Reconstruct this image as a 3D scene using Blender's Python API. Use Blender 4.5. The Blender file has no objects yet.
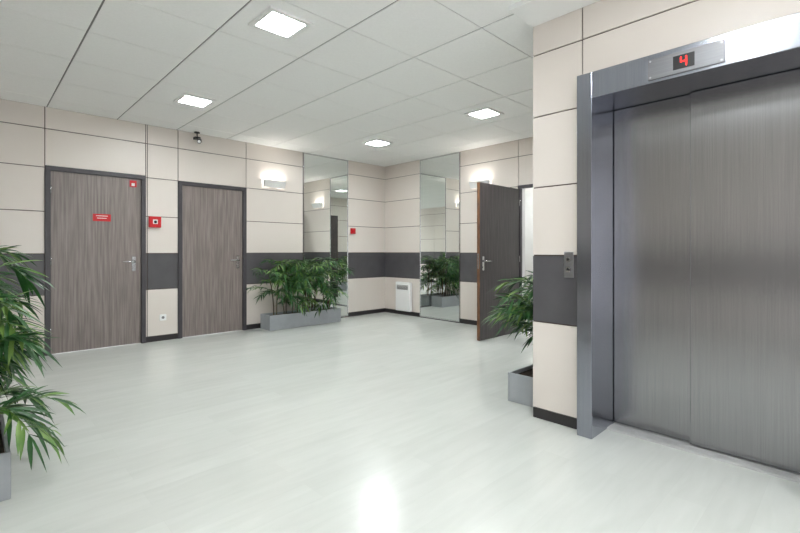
import bpy, math, random
from mathutils import Vector, Matrix
random.seed(7)
S=bpy.context.scene
S.view_settings.view_transform='Standard'
S.view_settings.look='None'
S.view_settings.exposure=0.0
H=2.76; WA=6.28; WB=5.68; EX=2.834; EY=1.591; LX=-1.0; RY=-2.5

# ---------------------------------------------------------------- materials
def lin(c):
    return tuple(((v/255)/12.92 if v/255<=0.04045 else ((v/255+0.055)/1.055)**2.4) for v in c)+(1,)
def mat(name,rgb,rough=0.5,metal=0.0,spec=0.5,emit=None,estr=0,noise=None,bump=0,aniso=0,scale=(1,1,1),nscale=5,coat=0):
    m=bpy.data.materials.new(name); m.use_nodes=True
    nt=m.node_tree; b=nt.nodes['Principled BSDF']
    b.inputs['Base Color'].default_value=lin(rgb)
    b.inputs['Roughness'].default_value=rough
    b.inputs['Metallic'].default_value=metal
    b.inputs['Specular IOR Level'].default_value=spec
    if aniso: b.inputs['Anisotropic'].default_value=aniso
    if coat: b.inputs['Coat Weight'].default_value=coat
    if emit:
        b.inputs['Emission Color'].default_value=lin(emit); b.inputs['Emission Strength'].default_value=estr
    tc=nt.nodes.new('ShaderNodeTexCoord'); mp=nt.nodes.new('ShaderNodeMapping')
    mp.inputs['Scale'].default_value=scale
    n=nt.nodes.new('ShaderNodeTexNoise'); n.inputs['Scale'].default_value=nscale; n.inputs['Detail'].default_value=6
    nt.links.new(tc.outputs['Object'],mp.inputs['Vector']); nt.links.new(mp.outputs['Vector'],n.inputs['Vector'])
    if noise:
        r=nt.nodes.new('ShaderNodeValToRGB')
        r.color_ramp.elements[0].position=0.3; r.color_ramp.elements[1].position=0.7
        r.color_ramp.elements[0].color=lin(noise); r.color_ramp.elements[1].color=lin(rgb)
        nt.links.new(n.outputs['Fac'],r.inputs['Fac']); nt.links.new(r.outputs['Color'],b.inputs['Base Color'])
    if bump:
        bp=nt.nodes.new('ShaderNodeBump'); bp.inputs['Strength'].default_value=bump; bp.inputs['Distance'].default_value=0.002
        nt.links.new(n.outputs['Fac'],bp.inputs['Height']); nt.links.new(bp.outputs['Normal'],b.inputs['Normal'])
    return m
M={}
M['beige']=mat('cream_wall_panel',(226,218,211),0.36,noise=(222,213,205),nscale=1.5)
M['band']=mat('dark_wall_band',(88,86,89),0.36,noise=(80,78,81),nscale=6)
M['seam']=mat('panel_seam_brown',(92,74,66),0.8,noise=(80,66,60))  # dark brown backing in the gaps between panels
M['wallback']=mat('plaster',(240,239,236),0.8,noise=(236,235,231))
M['base']=mat('baseboard_dark',(46,42,44),0.4,noise=(40,38,38))
M['frame']=mat('door_frame_dark',(72,69,73),0.4,noise=(64,61,65),nscale=10)
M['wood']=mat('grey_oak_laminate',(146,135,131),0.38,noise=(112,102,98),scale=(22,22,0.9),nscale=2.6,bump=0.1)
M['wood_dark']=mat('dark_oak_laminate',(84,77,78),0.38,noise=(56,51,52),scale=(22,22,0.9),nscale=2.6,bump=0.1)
M['edge']=mat('oak_edge_band',(140,96,62),0.45,noise=(84,58,44),scale=(10,10,2))
M['tile']=mat('ceiling_tile',(251,251,250),0.85,noise=(247,247,246),nscale=60,bump=0.3)
M['grid']=mat('ceiling_grid',(128,128,127),0.6,noise=(120,120,119))
M['white']=mat('white_enamel',(243,243,242),0.35,noise=(240,240,239))
M['steel']=mat('brushed_steel',(180,180,184),0.3,1.0,noise=(170,170,175),scale=(60,60,0.6),nscale=5,aniso=0.5,bump=0.05)
M['steel_dark']=mat('brushed_steel_door',(166,166,168),0.24,1.0,noise=(150,150,153),scale=(60,60,0.4),nscale=5,aniso=0.4,bump=0.05)
M['steel_frame']=mat('steel_frame',(158,161,171),0.20,1.0,noise=(148,151,162),scale=(50,50,0.5),nscale=5)  # bluish tint puts the jamb's reflection into the steel colour
M['sill']=mat('aluminium_sill',(205,205,204),0.5,0.3,noise=(196,196,196))
M['chrome']=mat('satin_chrome',(205,205,207),0.25,1.0,noise=(195,195,197))
M['plate']=mat('indicator_plate_steel',(132,132,135),0.45,1.0,noise=(124,124,128),scale=(1,1,40))
M['mirror']=mat('mirror_glass',(240,243,241),0.01,1.0)
M['black']=mat('black_plastic',(22,22,24),0.35,noise=(18,18,20))
M['planter']=mat('planter_grey',(168,172,176),0.4,noise=(158,162,167),nscale=8)
M['soil']=mat('soil',(58,44,34),0.95,noise=(32,24,20),nscale=40,bump=0.8)
M['leaf']=mat('leaf_green',(58,108,52),0.38,noise=(26,66,34),nscale=9)
M['leaf2']=mat('leaf_light',(128,160,80),0.38,noise=(74,118,54),nscale=9)
M['cane']=mat('palm_cane',(98,84,50),0.6,noise=(60,48,32),nscale=20)
M['red']=mat('red_plastic',(205,24,34),0.35,noise=(190,20,30))
M['redled']=mat('red_led',(255,30,20),0.4,emit=(255,20,14),estr=4)
M['lamp']=mat('lamp_diffuser',(255,255,255),0.5,emit=(249,254,255),estr=122)
M['sconce']=mat('sconce_diffuser',(255,255,255),0.5,emit=(255,250,242),estr=30)
M['shaft']=mat('shaft_dark',(30,30,32),0.8)
def glass_mat():
    m=bpy.data.materials.new('fill_window_glass'); m.use_nodes=True; nt=m.node_tree; nt.nodes.remove(nt.nodes['Principled BSDF'])
    t=nt.nodes.new('ShaderNodeBsdfTransparent'); g=nt.nodes.new('ShaderNodeBsdfGlossy'); g.inputs['Roughness'].default_value=0.02
    mx=nt.nodes.new('ShaderNodeMixShader'); mx.inputs[0].default_value=0.08
    nt.links.new(t.outputs[0],mx.inputs[1]); nt.links.new(g.outputs[0],mx.inputs[2]); nt.links.new(mx.outputs[0],nt.nodes['Material Output'].inputs[0])
    return m
M['glass']=glass_mat()

def floor_mat():
    m=bpy.data.materials.new('pale_vinyl_floor'); m.use_nodes=True; nt=m.node_tree; b=nt.nodes['Principled BSDF']
    tc=nt.nodes.new('ShaderNodeTexCoord')
    br=nt.nodes.new('ShaderNodeTexBrick'); br.inputs['Scale'].default_value=1.0
    br.inputs['Brick Width'].default_value=1.2; br.inputs['Row Height'].default_value=0.16
    br.inputs['Mortar Size'].default_value=0.0008; br.inputs['Mortar'].default_value=lin((209,212,207))
    br.inputs['Color1'].default_value=lin((217,220,215)); br.inputs['Color2'].default_value=lin((212,215,210))
    nt.links.new(tc.outputs['Object'],br.inputs['Vector'])
    mp=nt.nodes.new('ShaderNodeMapping'); mp.inputs['Scale'].default_value=(1.3,8,1)
    n=nt.nodes.new('ShaderNodeTexNoise'); n.inputs['Scale'].default_value=2.2; n.inputs['Detail'].default_value=6; n.inputs['Distortion'].default_value=0.5
    nt.links.new(tc.outputs['Object'],mp.inputs['Vector']); nt.links.new(mp.outputs['Vector'],n.inputs['Vector'])
    r=nt.nodes.new('ShaderNodeValToRGB'); r.color_ramp.elements[0].position=0.3; r.color_ramp.elements[1].position=0.7
    r.color_ramp.elements[0].color=(0.93,0.935,0.93,1); r.color_ramp.elements[1].color=(1,1,1,1)
    nt.links.new(n.outputs['Fac'],r.inputs['Fac'])
    mx=nt.nodes.new('ShaderNodeMix'); mx.data_type='RGBA'; mx.blend_type='MULTIPLY'; mx.inputs['Factor'].default_value=1
    nt.links.new(br.outputs['Color'],mx.inputs[6]); nt.links.new(r.outputs['Color'],mx.inputs[7])
    nt.links.new(mx.outputs[2],b.inputs['Base Color'])
    b.inputs['Roughness'].default_value=0.23
    b.inputs['Specular IOR Level'].default_value=0.75
    return m
M['floor']=floor_mat()

# ---------------------------------------------------------------- mesh builder
class MB:
    def __init__(s): s.v=[];s.f=[];s.m=[];s.mats=[];s.sm=[]
    def mi(s,k):
        if k not in s.mats: s.mats.append(k)
        return s.mats.index(k)
    def box(s,x0,x1,y0,y1,z0,z1,k):
        x0,x1=sorted((x0,x1));y0,y1=sorted((y0,y1));z0,z1=sorted((z0,z1))
        o=len(s.v); i=s.mi(k)
        s.v+=[(x0,y0,z0),(x1,y0,z0),(x1,y1,z0),(x0,y1,z0),(x0,y0,z1),(x1,y0,z1),(x1,y1,z1),(x0,y1,z1)]
        for f in [(0,3,2,1),(4,5,6,7),(0,1,5,4),(1,2,6,5),(2,3,7,6),(3,0,4,7)]:
            s.f.append(tuple(o+a for a in f)); s.m.append(i); s.sm.append(False)
    def prism(s,poly,axis,a0,a1,k):
        o=len(s.v); i=s.mi(k); n=len(poly)
        def P(p,a):
            return {'x':(a,p[0],p[1]),'y':(p[0],a,p[1]),'z':(p[0],p[1],a)}[axis]
        s.v+=[P(p,a0) for p in poly]+[P(p,a1) for p in poly]
        s.f.append(tuple(o+j for j in range(n))); s.f.append(tuple(o+n+j for j in reversed(range(n))))
        s.m+=[i,i]; s.sm+=[False,False]
        for j in range(n):
            s.f.append((o+j,o+n+j,o+n+(j+1)%n,o+(j+1)%n)); s.m.append(i); s.sm.append(False)
    def tube(s,pts,rad,k,n=8,cap=True):
        i=s.mi(k); o=len(s.v); pts=[Vector(p) for p in pts]
        if not hasattr(rad,'__len__'): rad=[rad]*len(pts)
        for a,p in enumerate(pts):
            t=(pts[min(a+1,len(pts)-1)]-pts[max(a-1,0)]).normalized()
            up=Vector((0,0,1)) if abs(t.z)<0.95 else Vector((1,0,0))
            u=t.cross(up).normalized(); w=t.cross(u)
            for j in range(n):
                an=2*math.pi*j/n
                s.v.append(tuple(p+(u*math.cos(an)+w*math.sin(an))*rad[a]))
        for a in range(len(pts)-1):
            for j in range(n):
                s.f.append((o+a*n+j,o+a*n+(j+1)%n,o+(a+1)*n+(j+1)%n,o+(a+1)*n+j)); s.m.append(i); s.sm.append(True)
        if cap:
            s.f.append(tuple(o+j for j in range(n))); s.f.append(tuple(o+(len(pts)-1)*n+j for j in reversed(range(n))))
            s.m+=[i,i]; s.sm+=[False,False]
    def obj(s,name,parent=None,bevel=0):
        me=bpy.data.meshes.new(name); me.from_pydata(s.v,[],s.f)
        for k in s.mats: me.materials.append(M[k])
        me.polygons.foreach_set('material_index',s.m); me.polygons.foreach_set('use_smooth',s.sm)
        me.update()
        import bmesh
        bm=bmesh.new(); bm.from_mesh(me)
        if len(bm.faces)<4000: bmesh.ops.recalc_face_normals(bm,faces=bm.faces)
        bm.to_mesh(me); bm.free()
        ob=bpy.data.objects.new(name,me); bpy.context.collection.objects.link(ob)
        if parent: 
            ob.parent=parent; ob.location=-Vector(parent.location)
        if bevel:
            b=ob.modifiers.new('bevel','BEVEL'); b.width=bevel; b.segments=2; b.limit_method='ANGLE'
        return ob
def empty(name,loc):
    e=bpy.data.objects.new(name,None); e.location=loc; e.empty_display_size=0.1
    bpy.context.collection.objects.link(e); return e

# ---------------------------------------------------------------- shell
ZC=[0.07,0.67,1.13,1.60,2.09,2.52,H]
def wall(name,axis,pos,sgn,u0,u1,cuts,holes=(),thick=0.14,base=True,zc=ZC,skip=(),win=()):
    def bx(mb,a,b,z0,z1,d0,d1,k):
        if axis=='y': mb.box(a,b,pos+sgn*d0,pos+sgn*d1,z0,z1,k)
        else: mb.box(pos+sgn*d0,pos+sgn*d1,a,b,z0,z1,k)
    mb=MB(); holes=list(holes)+[(w_[0],w_[1],w_[2]) for w_ in win]
    es=sorted(set([u0,u1]+[h[0] for h in holes]+[h[1] for h in holes]))
    for a,b in zip(es,es[1:]):
        c=(a+b)/2; zt=0
        for h in holes:
            if h[0]<c<h[1]: zt=h[2]
        bx(mb,a,b,zt,H,0.012,thick,'seam')
    g=0.0045
    cs=sorted(set([u0,u1]+list(cuts)+[h[0] for h in holes]+[h[1] for h in holes]+[x for s_ in skip for x in s_]))
    for a,b in zip(cs,cs[1:]):
        c=(a+b)/2
        if any(s_[0]<c<s_[1] for s_ in skip): continue
        zt=0
        for h in holes:
            if h[0]<c<h[1]: zt=h[2]
        for z0,z1 in zip(zc,zc[1:]):
            if z1<=zt+0.02: continue
            zz=max(z0,zt)
            k='band' if abs(z0-0.67)<0.01 else 'beige'
            bx(mb,a+(g if a!=u0 else 0),b-(g if b!=u1 else 0),zz+g,z1-(g if z1<H else 0),0,0.0125,k)
    mb.obj('wall_'+name)
    if base:
        mb=MB()
        cs=sorted(set([u0,u1]+[h[0] for h in holes]+[h[1] for h in holes]+[x for s_ in skip for x in s_]))
        for a,b in zip(cs,cs[1:]):
            c=(a+b)/2
            if any(h[0]<c<h[1] for h in holes) or any(s_[0]<c<s_[1] for s_ in skip): continue
            bx(mb,a,b,0,0.068,0.002,0.0118,'base')
        mb.obj('baseboard_'+name)
D1=(0.60,1.60); D2=(1.985,2.925); MA=(3.887,4.80); MBm=(4.48,5.37); D3=(2.36,3.42); EV=(0.035,1.242)
WR=(-0.8,2.6,2.52); WL=(-2.2,-0.4,2.52)  # openings behind the camera, invented to let in fill light
wall('back','y',WA,1,LX,WB,[-0.4,1.62],[(D1[0],D1[1],2.11),(D2[0],D2[1],2.09)],skip=[MA])
wall('far','x',WB,1,EY,WA+0.14,[3.0],[(D3[0],D3[1],2.10)],skip=[MBm])
wall('elevator','x',EX,1,RY,EY,[-0.9],[(EV[0],EV[1],2.263)],thick=0.17)
wall('recess','y',EY,-1,EX+0.17,WB+0.14,[3.7,4.7],thick=0.14)
wall('left','x',LX,-1,RY,WA+0.14,[0.6,1.6,2.6,3.6,4.6,5.6],win=[WL])
wall('rear','y',RY,-1,LX-0.14,EX+0.17,[],win=[WR])
def fill_window(name,axis,pos,sgn,u0,u1,zt,n):  # unseen glazing added behind the camera as soft fill light
    mb=MB(); gl=MB()
    def bx(m_,a,b,z0,z1,d0,d1,k):
        if axis=='y': m_.box(a,b,pos+sgn*d0,pos+sgn*d1,z0,z1,k)
        else: m_.box(pos+sgn*d0,pos+sgn*d1,a,b,z0,z1,k)
    w=0.05
    bx(mb,u0,u1,0,w,0.03,0.1,'frame'); bx(mb,u0,u1,zt-w,zt,0.03,0.1,'frame')
    for i in range(n+1):
        c=u0+(u1-u0)*i/n; a=max(u0,c-w/2); b=min(u1,c+w/2); bx(mb,a,b,w,zt-w,0.03,0.1,'frame')
    bx(gl,u0+0.01,u1-0.01,w,zt-w,0.06,0.066,'glass')
    e=empty(name,(pos if axis=='x' else (u0+u1)/2,pos if axis=='y' else (u0+u1)/2,0))
    mb.obj('frame',e); gl.obj('glass',e)
    L=bpy.data.lights.new('fill_window_portal','AREA'); L.shape='RECTANGLE'; L.size=u1-u0; L.size_y=zt; L.cycles.is_portal=True
    o=bpy.data.objects.new('fill_window_portal',L); bpy.context.collection.objects.link(o); o.parent=e
    d=pos+sgn*0.13; c=(u0+u1)/2
    W=Vector((d,c,zt/2)) if axis=='x' else Vector((c,d,zt/2))
    o.location=W-e.location
    dirv=Vector((-sgn,0,0)) if axis=='x' else Vector((0,-sgn,0))
    o.rotation_euler=dirv.to_track_quat('-Z','Y').to_euler()
fill_window('fill_window_1','y',RY,-1,WR[0],WR[1],WR[2],3)
fill_window('fill_window_2','x',LX,-1,WL[0],WL[1],WL[2],2)
mb=MB(); mb.box(LX-0.14,8.0,RY-0.14,WA+0.16,-0.1,0,'floor'); mb.obj('floor')
# ceiling tiles
mb=MB(); mb.box(LX-0.14,8.0,RY-0.14,WA+0.16,H+0.006,H+0.1,'grid')
T=0.675; gx=1.2925-T*5; gy=2.5625-T*8
for i in range(12):
    for j in range(16):
        x0=gx+i*T; y0=gy+j*T; x1=min(x0+T,WB); y1=min(y0+T,WA)
        x0=max(x0,LX); y0=max(y0,RY)
        if x1-x0<0.03 or y1-y0<0.03: continue
        if y1<EY and x0>=EX: continue
        mb.box(x0+0.0065,x1-0.0065,y0+0.0035,y1-0.0035,H,H+0.008,'tile')
mb.obj('ceiling')
mb=MB(); mb.box(2.53,EX-0.002,RY+0.002,EY,H-0.035,H-0.001,'white'); mb.obj('trim_1')

# adjoining corridor behind open door
mb=MB(); mb.box(7.4,7.5,1.4,4.6,0,H,'wallback'); mb.obj('wall_corridor_end')
mb=MB(); mb.box(WB+0.14,7.4,4.5,4.6,0,H,'wallback'); mb.obj('wall_corridor_side')
mb=MB(); mb.box(WB+0.14,7.4,1.4,1.5,0,H,'wallback'); mb.obj('wall_corridor_near')

# ---------------------------------------------------------------- doors on the back wall
def lever(mb,x,z,y,dx,k='chrome'):
    mb.prism([(x-0.02,z-0.12),(x+0.02,z-0.12),(x+0.02,z+0.06),(x-0.02,z+0.06)],'y',y-0.008,y,k)
    mb.tube([(x,y-0.005,z),(x,y-0.05,z)],0.011,k,12)
    mb.tube([(x-0.008*dx,y-0.05,z),(x+dx*0.06,y-0.053,z),(x+dx*0.13,y-0.048,z)],[0.012,0.010,0.009],k,10)
    mb.tube([(x,y-0.006,z-0.08),(x,y-0.016,z-0.08)],0.011,k,12)
def back_door(name,u,zt,hx):
    e=empty(name,((u[0]+u[1])/2,WA,0))
    mb=MB(); w=0.05; y0=WA-0.02; y1=WA+0.12
    mb.box(u[0],u[0]+w,y0,y1,0,zt-w,'frame'); mb.box(u[1]-w,u[1],y0,y1,0,zt-w,'frame'); mb.box(u[0],u[1],y0,y1,zt-w,zt,'frame')
    mb.box(u[0]+w,u[0]+w+0.015,WA+0.055,y1,0,zt-w,'frame'); mb.box(u[1]-w-0.015,u[1]-w,WA+0.055,y1,0,zt-w,'frame')
    mb.obj('frame',e,0.003)
    mb=MB(); mb.box(u[0]+w+0.003,u[1]-w-0.003,WA+0.01,WA+0.052,0.006,zt-w-0.003,'wood'); mb.obj('leaf',e,0.002)
    mb=MB(); lever(mb,hx,1.03,WA+0.01,-1); mb.obj('handle',e)
    mb=MB()
    for z in (0.25,1.05,1.85): mb.tube([(u[0]+w+0.002,WA+0.004,z-0.045),(u[0]+w+0.002,WA+0.004,z+0.045)],0.007,'chrome',10)
    mb.obj('hinges',e)
    return e
d=back_door('door_1',D1,2.11,1.47)
mb=MB(); mb.box(1.045,1.225,WA+0.004,WA+0.0098,1.515,1.60,'red')
for i,z in enumerate((1.575,1.548)): mb.box(1.075+0.01*i,1.195-0.012*i,WA+0.0025,WA+0.004,z,z+0.006,'white')
mb.obj('warning_sign',d)
mb=MB(); mb.box(1.425,1.50,WA+0.004,WA+0.0098,1.955,2.035,'red'); mb.box(1.445,1.48,WA+0.0025,WA+0.004,1.968,2.003,'white')
mb.obj('fire_door_label',d)
back_door('door_2',D2,2.09,2.80)
# ---------------------------------------------------------------- open door in the far wall
e=empty('door_3',(WB,D3[1],0))
mb=MB(); w=0.045; zt=2.10; fd=WB+0.03
mb.box(WB-0.02,fd,D3[1]-w,D3[1],0,zt-w,'frame'); mb.box(WB-0.02,fd,D3[0],D3[0]+w,0,zt-w,'frame'); mb.box(WB-0.02,fd,D3[0],D3[1],zt-w,zt,'frame')
mb.box(fd,WB+0.141,D3[1]-0.02,D3[1]-0.001,0,zt-0.02,'white'); mb.box(fd,WB+0.141,D3[0]+0.001,D3[0]+0.02,0,zt-0.02,'white'); mb.box(fd,WB+0.141,D3[0]+0.001,D3[1]-0.001,zt-0.02,zt-0.001,'white')
mb.obj('frame',e,0.002)
mb=MB(); ly=D3[1]-0.03; lx0=WB-0.03-0.95
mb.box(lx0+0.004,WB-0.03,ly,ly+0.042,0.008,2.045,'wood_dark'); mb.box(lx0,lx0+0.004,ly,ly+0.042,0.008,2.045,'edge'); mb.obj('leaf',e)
mb=MB(); lever(mb,lx0+0.07,1.03,ly,1); mb.box(lx0-0.002,lx0,ly+0.01,ly+0.032,0.93,1.13,'chrome'); mb.obj('handle',e)
mb=MB()
for z in (0.25,1.05,1.85): mb.tube([(WB-0.026,ly-0.004,z-0.045),(WB-0.026,ly-0.004,z+0.045)],0.007,'chrome',10)
mb.obj('hinges',e)

# ---------------------------------------------------------------- mirrors
def mirror(name,axis,pos,u):
    mb=MB(); a,b=u; g=0.004
    def bx(a,b,z0,z1,d0,d1,k):
        if axis=='y': mb.box(a,b,pos+d0,pos+d1,z0,z1,k)
        else: mb.box(pos+d0,pos+d1,a,b,z0,z1,k)
    bx(a+0.016,b-0.016,0.03,H-0.02,-0.004,0.004,'mirror')
    bx(a+g,a+0.016,0.012,H-0.004,-0.010,0.0115,'chrome'); bx(b-0.016,b-g,0.012,H-0.004,-0.010,0.0115,'chrome')
    bx(a+0.016,b-0.016,0.012,0.03,-0.010,0.0115,'chrome'); bx(a+0.016,b-0.016,H-0.02,H-0.004,-0.010,0.0115,'chrome')
    bx(a+g,b-g,0.0,0.012,-0.012,0.0115,'base')
    return mb.obj(name)
mirror('full_height_mirror','y',WA,MA); mirror('full_height_mirror','x',WB,MBm)

# ---------------------------------------------------------------- elevator
e=empty('elevator',(EX,0.64,0))
fx=2.75; yi0,yi1=0.13,1.147; ht=2.10
mb=MB()
mb.box(fx,3.15,yi1,EV[1]-0.001,0,2.262,'steel_frame'); mb.box(fx,3.15,EV[0]+0.001,yi0,0,2.262,'steel_frame')
mb.box(fx,3.15,yi0,yi1,ht,2.262,'steel_frame'); mb.obj('frame',e,0.003)
mb=MB()
mb.box(3.10,3.128,0.655,yi1-0.003,0.016,ht-0.003,'steel_dark'); mb.obj('door_panel_far',e,0.003)
mb=MB(); mb.box(3.066,3.094,yi0+0.003,0.70,0.016,ht-0.003,'steel_dark'); mb.obj('door_panel_near',e,0.003)
mb=MB()
mb.box(2.98,3.15,yi0+0.001,yi1-0.001,0,0.008,'sill')
for x in (2.985,3.005,3.025,3.045): mb.box(x,x+0.013,yi0+0.001,yi1-0.001,0.008,0.012,'sill')
mb.obj('sill',e)
mb=MB(); mb.box(3.15,3.2,EV[0],EV[1],0,2.262,'shaft'); mb.obj('shaft_back',e)
mb=MB()
mb.box(fx-0.008,fx,0.475,0.83,2.118,2.232,'plate')
mb.box(fx-0.010,fx-0.008,0.605,0.705,2.138,2.212,'black')
for y,z in ((0.488,2.13),(0.488,2.22),(0.817,2.13),(0.817,2.22)): mb.tube([(fx-0.0105,y,z),(fx-0.008,y,z)],0.005,'steel',10)
mb.obj('floor_indicator',e,0.001)
mb=MB(); c=0.655; zc=2.175; a=0.015; t=0.005; L=0.025
def seg(y0,y1,z0,z1): mb.box(fx-0.0118,fx-0.010,y0,y1,z0,z1,'redled')
seg(c+a-t,c+a,zc,zc+L); seg(c-a,c-a+t,zc,zc+L); seg(c-a,c+a,zc-t/2,zc+t/2); seg(c-a,c-a+t,zc-L,zc)
mb.obj('digit',e)
e=empty('elevator_call_panel',(EX,1.33,1.07))
mb=MB(); mb.box(EX-0.008,EX,1.298,1.362,0.985,1.155,'steel'); mb.obj('plate',e,0.002)
mb=MB()
for z in (1.105,1.04):
    mb.tube([(EX-0.016,1.33,z),(EX-0.008,1.33,z)],0.018,'chrome',20); mb.tube([(EX-0.018,1.33,z),(EX-0.016,1.33,z)],0.010,'black',16)
mb.obj('buttons',e)

# ---------------------------------------------------------------- ceiling lights
def clight(x,y,z=H):
    e=empty('recessed_ceiling_light',(x,y,z)); s=0.165; i=0.125
    mb=MB(); z0=z-0.016; z1=z-0.0005
    mb.box(x-s,x+s,y-s,y-i,z0,z1,'white'); mb.box(x-s,x+s,y+i,y+s,z0,z1,'white')
    mb.box(x-s,x-i,y-i,y+i,z0,z1,'white'); mb.box(x+i,x+s,y-i,y+i,z0,z1,'white'); mb.obj('trim',e,0.003)
    mb=MB(); mb.box(x-i,x+i,y-i,y+i,z-0.008,z-0.001,'lamp'); mb.obj('diffuser',e)
for x,y in ((1.57,2.83),(1.72,4.91),(4.29,3.03),(4.33,4.95),(1.45,0.55),(1.45,-1.15),(6.6,2.9),(6.4,4.0)):  # last entry is an unseen lamp added to brighten the corridor
    clight(x,y,H+0.006 if x>WB else H)

# ---------------------------------------------------------------- wall sconces
def sconce(axis,pos,u,z):
    loc=(u,pos,z) if axis=='y' else (pos,u,z)
    e=empty('wall_sconce',loc)
    def conv(mb):
        if axis=='x': mb.v=[(y,x,zz) for x,y,zz in mb.v]
    w=0.165; mb=MB()
    mb.box(u-0.07,u+0.07,pos-0.02,pos,z-0.05,z+0.03,'chrome')
    mb.prism([(pos-0.012,z-0.055),(pos-0.055,z-0.055),(pos-0.105,z+0.045),(pos-0.097,z+0.045),(pos-0.052,z-0.047),(pos-0.012,z-0.047)],'x',u-w,u+w,'white')
    for s_ in (-1,1):
        mb.prism([(pos-0.012,z-0.055),(pos-0.055,z-0.055),(pos-0.105,z+0.045),(pos-0.012,z+0.045)],'x',u+s_*w,u+s_*(w+0.005),'white')
    conv(mb); mb.obj('shade',e)
    mb=MB(); mb.tube([(u-w+0.02,pos-0.055,z+0.03),(u+w-0.02,pos-0.055,z+0.03)],0.022,'sconce',12); conv(mb); mb.obj('lamp_tube',e)
sconce('y',WA,3.357,2.19); sconce('x',WB,4.06,2.19)

# ---------------------------------------------------------------- small wall things
e=empty('fire_alarm_call_point',(1.70,WA,1.53))
mb=MB(); mb.box(1.63,1.77,WA-0.045,WA,1.46,1.60,'red'); mb.obj('body',e,0.006)
mb=MB(); mb.box(1.672,1.728,WA-0.049,WA-0.045,1.505,1.56,'white'); mb.tube([(1.70,WA-0.053,1.53),(1.70,WA-0.049,1.53)],0.018,'black',16); mb.obj('press_plate',e)
e=empty('fire_alarm_sounder',(4.90,WA,1.52))
mb=MB(); mb.box(4.85,4.95,WA-0.03,WA,1.465,1.565,'red'); mb.obj('body',e,0.006)
mb=MB(); mb.tube([(4.90,WA-0.05,1.515),(4.90,WA-0.03,1.515)],[0.03,0.038],'red',20); mb.obj('horn',e)
def outlet(x,z):
    e=empty('wall_outlet',(x,WA,z))
    mb=MB(); mb.box(x-0.04,x+0.04,WA-0.01,WA,z-0.04,z+0.04,'white'); mb.obj('plate',e,0.003)
    mb=MB(); mb.tube([(x,WA-0.0115,z),(x,WA-0.010,z)],0.018,'grid',16); mb.obj('socket',e)
outlet(1.80,0.30)
e=empty('convector_heater',(WB,5.77,0.3))
mb=MB(); mb.box(WB-0.09,WB-0.015,5.54,5.90,0.08,0.60,'white'); mb.obj('casing',e,0.012)
mb=MB()
for i in range(7): mb.box(WB-0.0925,WB-0.09,5.58,5.86,0.47+0.012*i,0.475+0.012*i,'black')
mb.obj('grille',e)
mb=MB(); mb.box(WB-0.015,WB,5.64,5.82,0.2,0.45,'grid'); mb.obj('bracket',e)
e=empty('security_camera',(2.2,WA-0.1,2.7))
mb=MB(); mb.tube([(2.2,6.2,H-0.001),(2.2,6.2,H-0.015)],0.035,'black',16); mb.tube([(2.2,6.2,H-0.014),(2.2,6.19,2.68),(2.2,6.16,2.64)],0.008,'black',8); mb.obj('bracket',e)
mb=MB(); mb.tube([(2.23,6.19,2.655),(2.17,6.04,2.60)],0.028,'black',16); mb.tube([(2.17,6.04,2.60),(2.166,6.03,2.596)],0.022,'chrome',16); mb.box(2.165,2.235,6.17,6.24,2.66,2.69,'black'); mb.obj('body',e)

# ---------------------------------------------------------------- plants
def leaflet(mb,p,d,L,W,k,droop):
    i=mb.mi(k); d=d.normalized()
    side=d.cross(Vector((0,0,1)))
    if side.length<1e-3: side=Vector((1,0,0))
    side.normalize(); nrm=side.cross(d)
    roll=random.uniform(-0.6,0.6); side=side*math.cos(roll)+nrm*math.sin(roll)
    o=len(mb.v); prof=[(0,0.15),(0.25,0.85),(0.5,1.0),(0.78,0.6),(1.0,0.0)]
    for t,w in prof:
        c=p+d*L*t+Vector((0,0,-droop*L*t*t))
        if w>0:
            mb.v+=[tuple(c-side*W*w/2+Vector((0,0,0.12*W*w))),tuple(c-Vector((0,0,0.1*W*w))),tuple(c+side*W*w/2+Vector((0,0,0.12*W*w)))]
        else: mb.v.append(tuple(c))
    for a in range(3):
        b=o+a*3
        for q in ((b,b+1,b+4,b+3),(b+1,b+2,b+5,b+4)): mb.f.append(q); mb.m.append(i); mb.sm.append(True)
    b=o+9
    for q in ((b,b+1,b+3),(b+1,b+2,b+3)): mb.f.append(q); mb.m.append(i); mb.sm.append(True)
def frond(mb,base,az,length,rise,drop,nl=8,LL=0.2,W=0.02):
    h=Vector((math.cos(az),math.sin(az),0)); pts=[]
    for a in range(9):
        t=a/8; pts.append(base+h*length*t*(0.55+0.45*t)+Vector((0,0,rise*math.sin(min(t*1.5,1.57))-drop*t*t)))
    mb.tube(pts,[0.0035*(1-0.7*a/8) for a in range(9)],'leaf2',4,False)
    for j in range(nl):
        t=0.3+0.7*j/(nl-1); f=t*8; a=min(int(f),7); p=pts[a].lerp(pts[a+1],f-a); tan=(pts[a+1]-pts[a]).normalized()
        sd=tan.cross(Vector((0,0,1))).normalized()
        ll=LL*(0.6+0.6*math.sin(math.pi*min(1,t*0.9)))*random.uniform(0.8,1.2)
        k='leaf2' if random.random()<0.3 else 'leaf'
        for s_ in (-1,1):
            dd=tan*random.uniform(0.5,1.1)+sd*s_*random.uniform(0.7,1.1)*(1.2-0.6*t)+Vector((0,0,random.uniform(-0.2,0.5)))
            leaflet(mb,p,dd,ll,W,k,random.uniform(0.1,0.6))
    leaflet(mb,pts[-1],(pts[-1]-pts[-2]),LL,W,'leaf',0.4)
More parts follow.
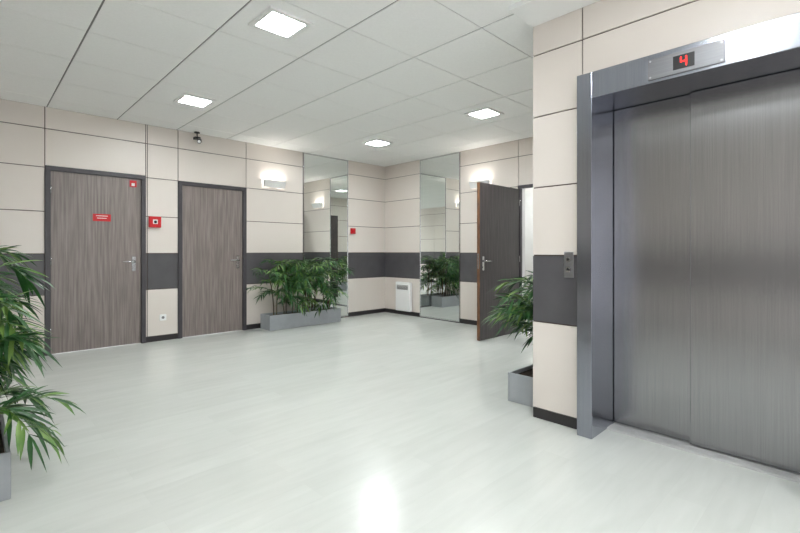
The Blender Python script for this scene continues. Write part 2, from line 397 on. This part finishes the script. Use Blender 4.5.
def plant(bx,by,canes,hmin,hmax,bounds,LL=0.16,bias=None,nf=6,flen=(0.2,0.4),hp=0.22,low=0,lowaz=0,lowlen=(0.3,0.42)):
    x0,x1=bx;y0,y1=by
    e=empty('potted_bamboo_palm',((x0+x1)/2,(y0+y1)/2,0))
    mb=MB(); t=0.018
    mb.box(x0,x1,y0,y0+t,0,hp,'planter'); mb.box(x0,x1,y1-t,y1,0,hp,'planter')
    mb.box(x0,x0+t,y0+t,y1-t,0,hp,'planter'); mb.box(x1-t,x1,y0+t,y1-t,0,hp,'planter'); mb.box(x0+t,x1-t,y0+t,y1-t,0,0.02,'planter')
    mb.obj('planter_trough',e,0.004)
    mb=MB(); mb.box(x0+t,x1-t,y0+t,y1-t,0.02,hp-0.03,'soil'); mb.obj('soil',e)
    mb=MB()
    for c in range(canes):
        px=random.uniform(x0+0.08,x1-0.08) if x1-x0<0.5 else x0+0.09+(x1-x0-0.18)*(c+random.uniform(0.1,0.9))/canes
        py=random.uniform(y0+0.08,y1-0.08) if y1-y0<0.5 else y0+0.09+(y1-y0-0.18)*(c+random.uniform(0.1,0.9))/canes
        hh=random.uniform(hmin,hmax); lx=random.uniform(-0.09,0.09); ly=random.uniform(-0.06,0.06)
        P=[Vector((px+lx*s_*s_,py+ly*s_*s_,hp-0.04+(hh-hp)*s_)) for s_ in (0,0.25,0.5,0.75,1)]
        mb.tube(P,[0.009,0.008,0.007,0.006,0.004],'cane',6)
        for q in range(nf):
            s_=1 if q<2 else random.uniform(0.35,1); f=s_*4; a=min(int(f),3); b=P[a].lerp(P[a+1],f-a)
            az=random.uniform(0,2*math.pi)
            if bias is not None and random.random()<0.5: az=random.gauss(bias,0.7)
            frond(mb,b,az,random.uniform(*flen),random.uniform(0.08,0.24),random.uniform(0.04,0.2),LL=LL,W=LL*0.135)
    for c in range(low):
        b=Vector((x1-0.1,y0+0.1+(y1-y0)*0.5*c/max(1,low),hp+random.uniform(0,0.12)))
        frond(mb,b,random.gauss(lowaz,0.45),random.uniform(*lowlen),random.uniform(0.1,0.3),random.uniform(0.1,0.3),nl=10,LL=LL,W=LL*0.14)
    B=bounds
    mb.v=[(min(max(x,B[0]),B[1]),min(max(y,B[2]),B[3]),max(z,0.015)) for x,y,z in mb.v]
    mb.obj('foliage',e)
plant((3.13,4.40),(5.95,6.24),14,0.45,1.06,(2.9,5.0,5.3,WA-0.06),bias=-math.pi/2,nf=7)
plant((-0.32,0.14),(2.76,4.0),16,0.5,1.12,(-0.9,0.9,1.9,5),LL=0.15,bias=0.1,flen=(0.10,0.22),low=6,lowaz=-0.1,lowlen=(0.22,0.32))
plant((3.0,4.2),(1.62,1.90),10,0.5,0.95,(2.5,5,EY+0.012,3),bias=2.4,LL=0.16,nf=7)

# ---------------------------------------------------------------- world + camera
w=bpy.data.worlds.new('world'); S.world=w; w.use_nodes=True
w.node_tree.nodes['Background'].inputs[0].default_value=(0.97,0.985,1.0,1); w.node_tree.nodes['Background'].inputs[1].default_value=3.0  # bright surround, supplies fill through the added openings
cd=bpy.data.cameras.new('camera'); cam=bpy.data.objects.new('camera',cd); bpy.context.collection.objects.link(cam)
cam.location=(0,0,1.16); cam.rotation_euler=(math.radians(90),0,math.radians(45.95-90))
cd.sensor_width=36; cd.lens=445/800*36; cd.shift_y=-15.5/800; cd.clip_start=0.03
S.camera=cam
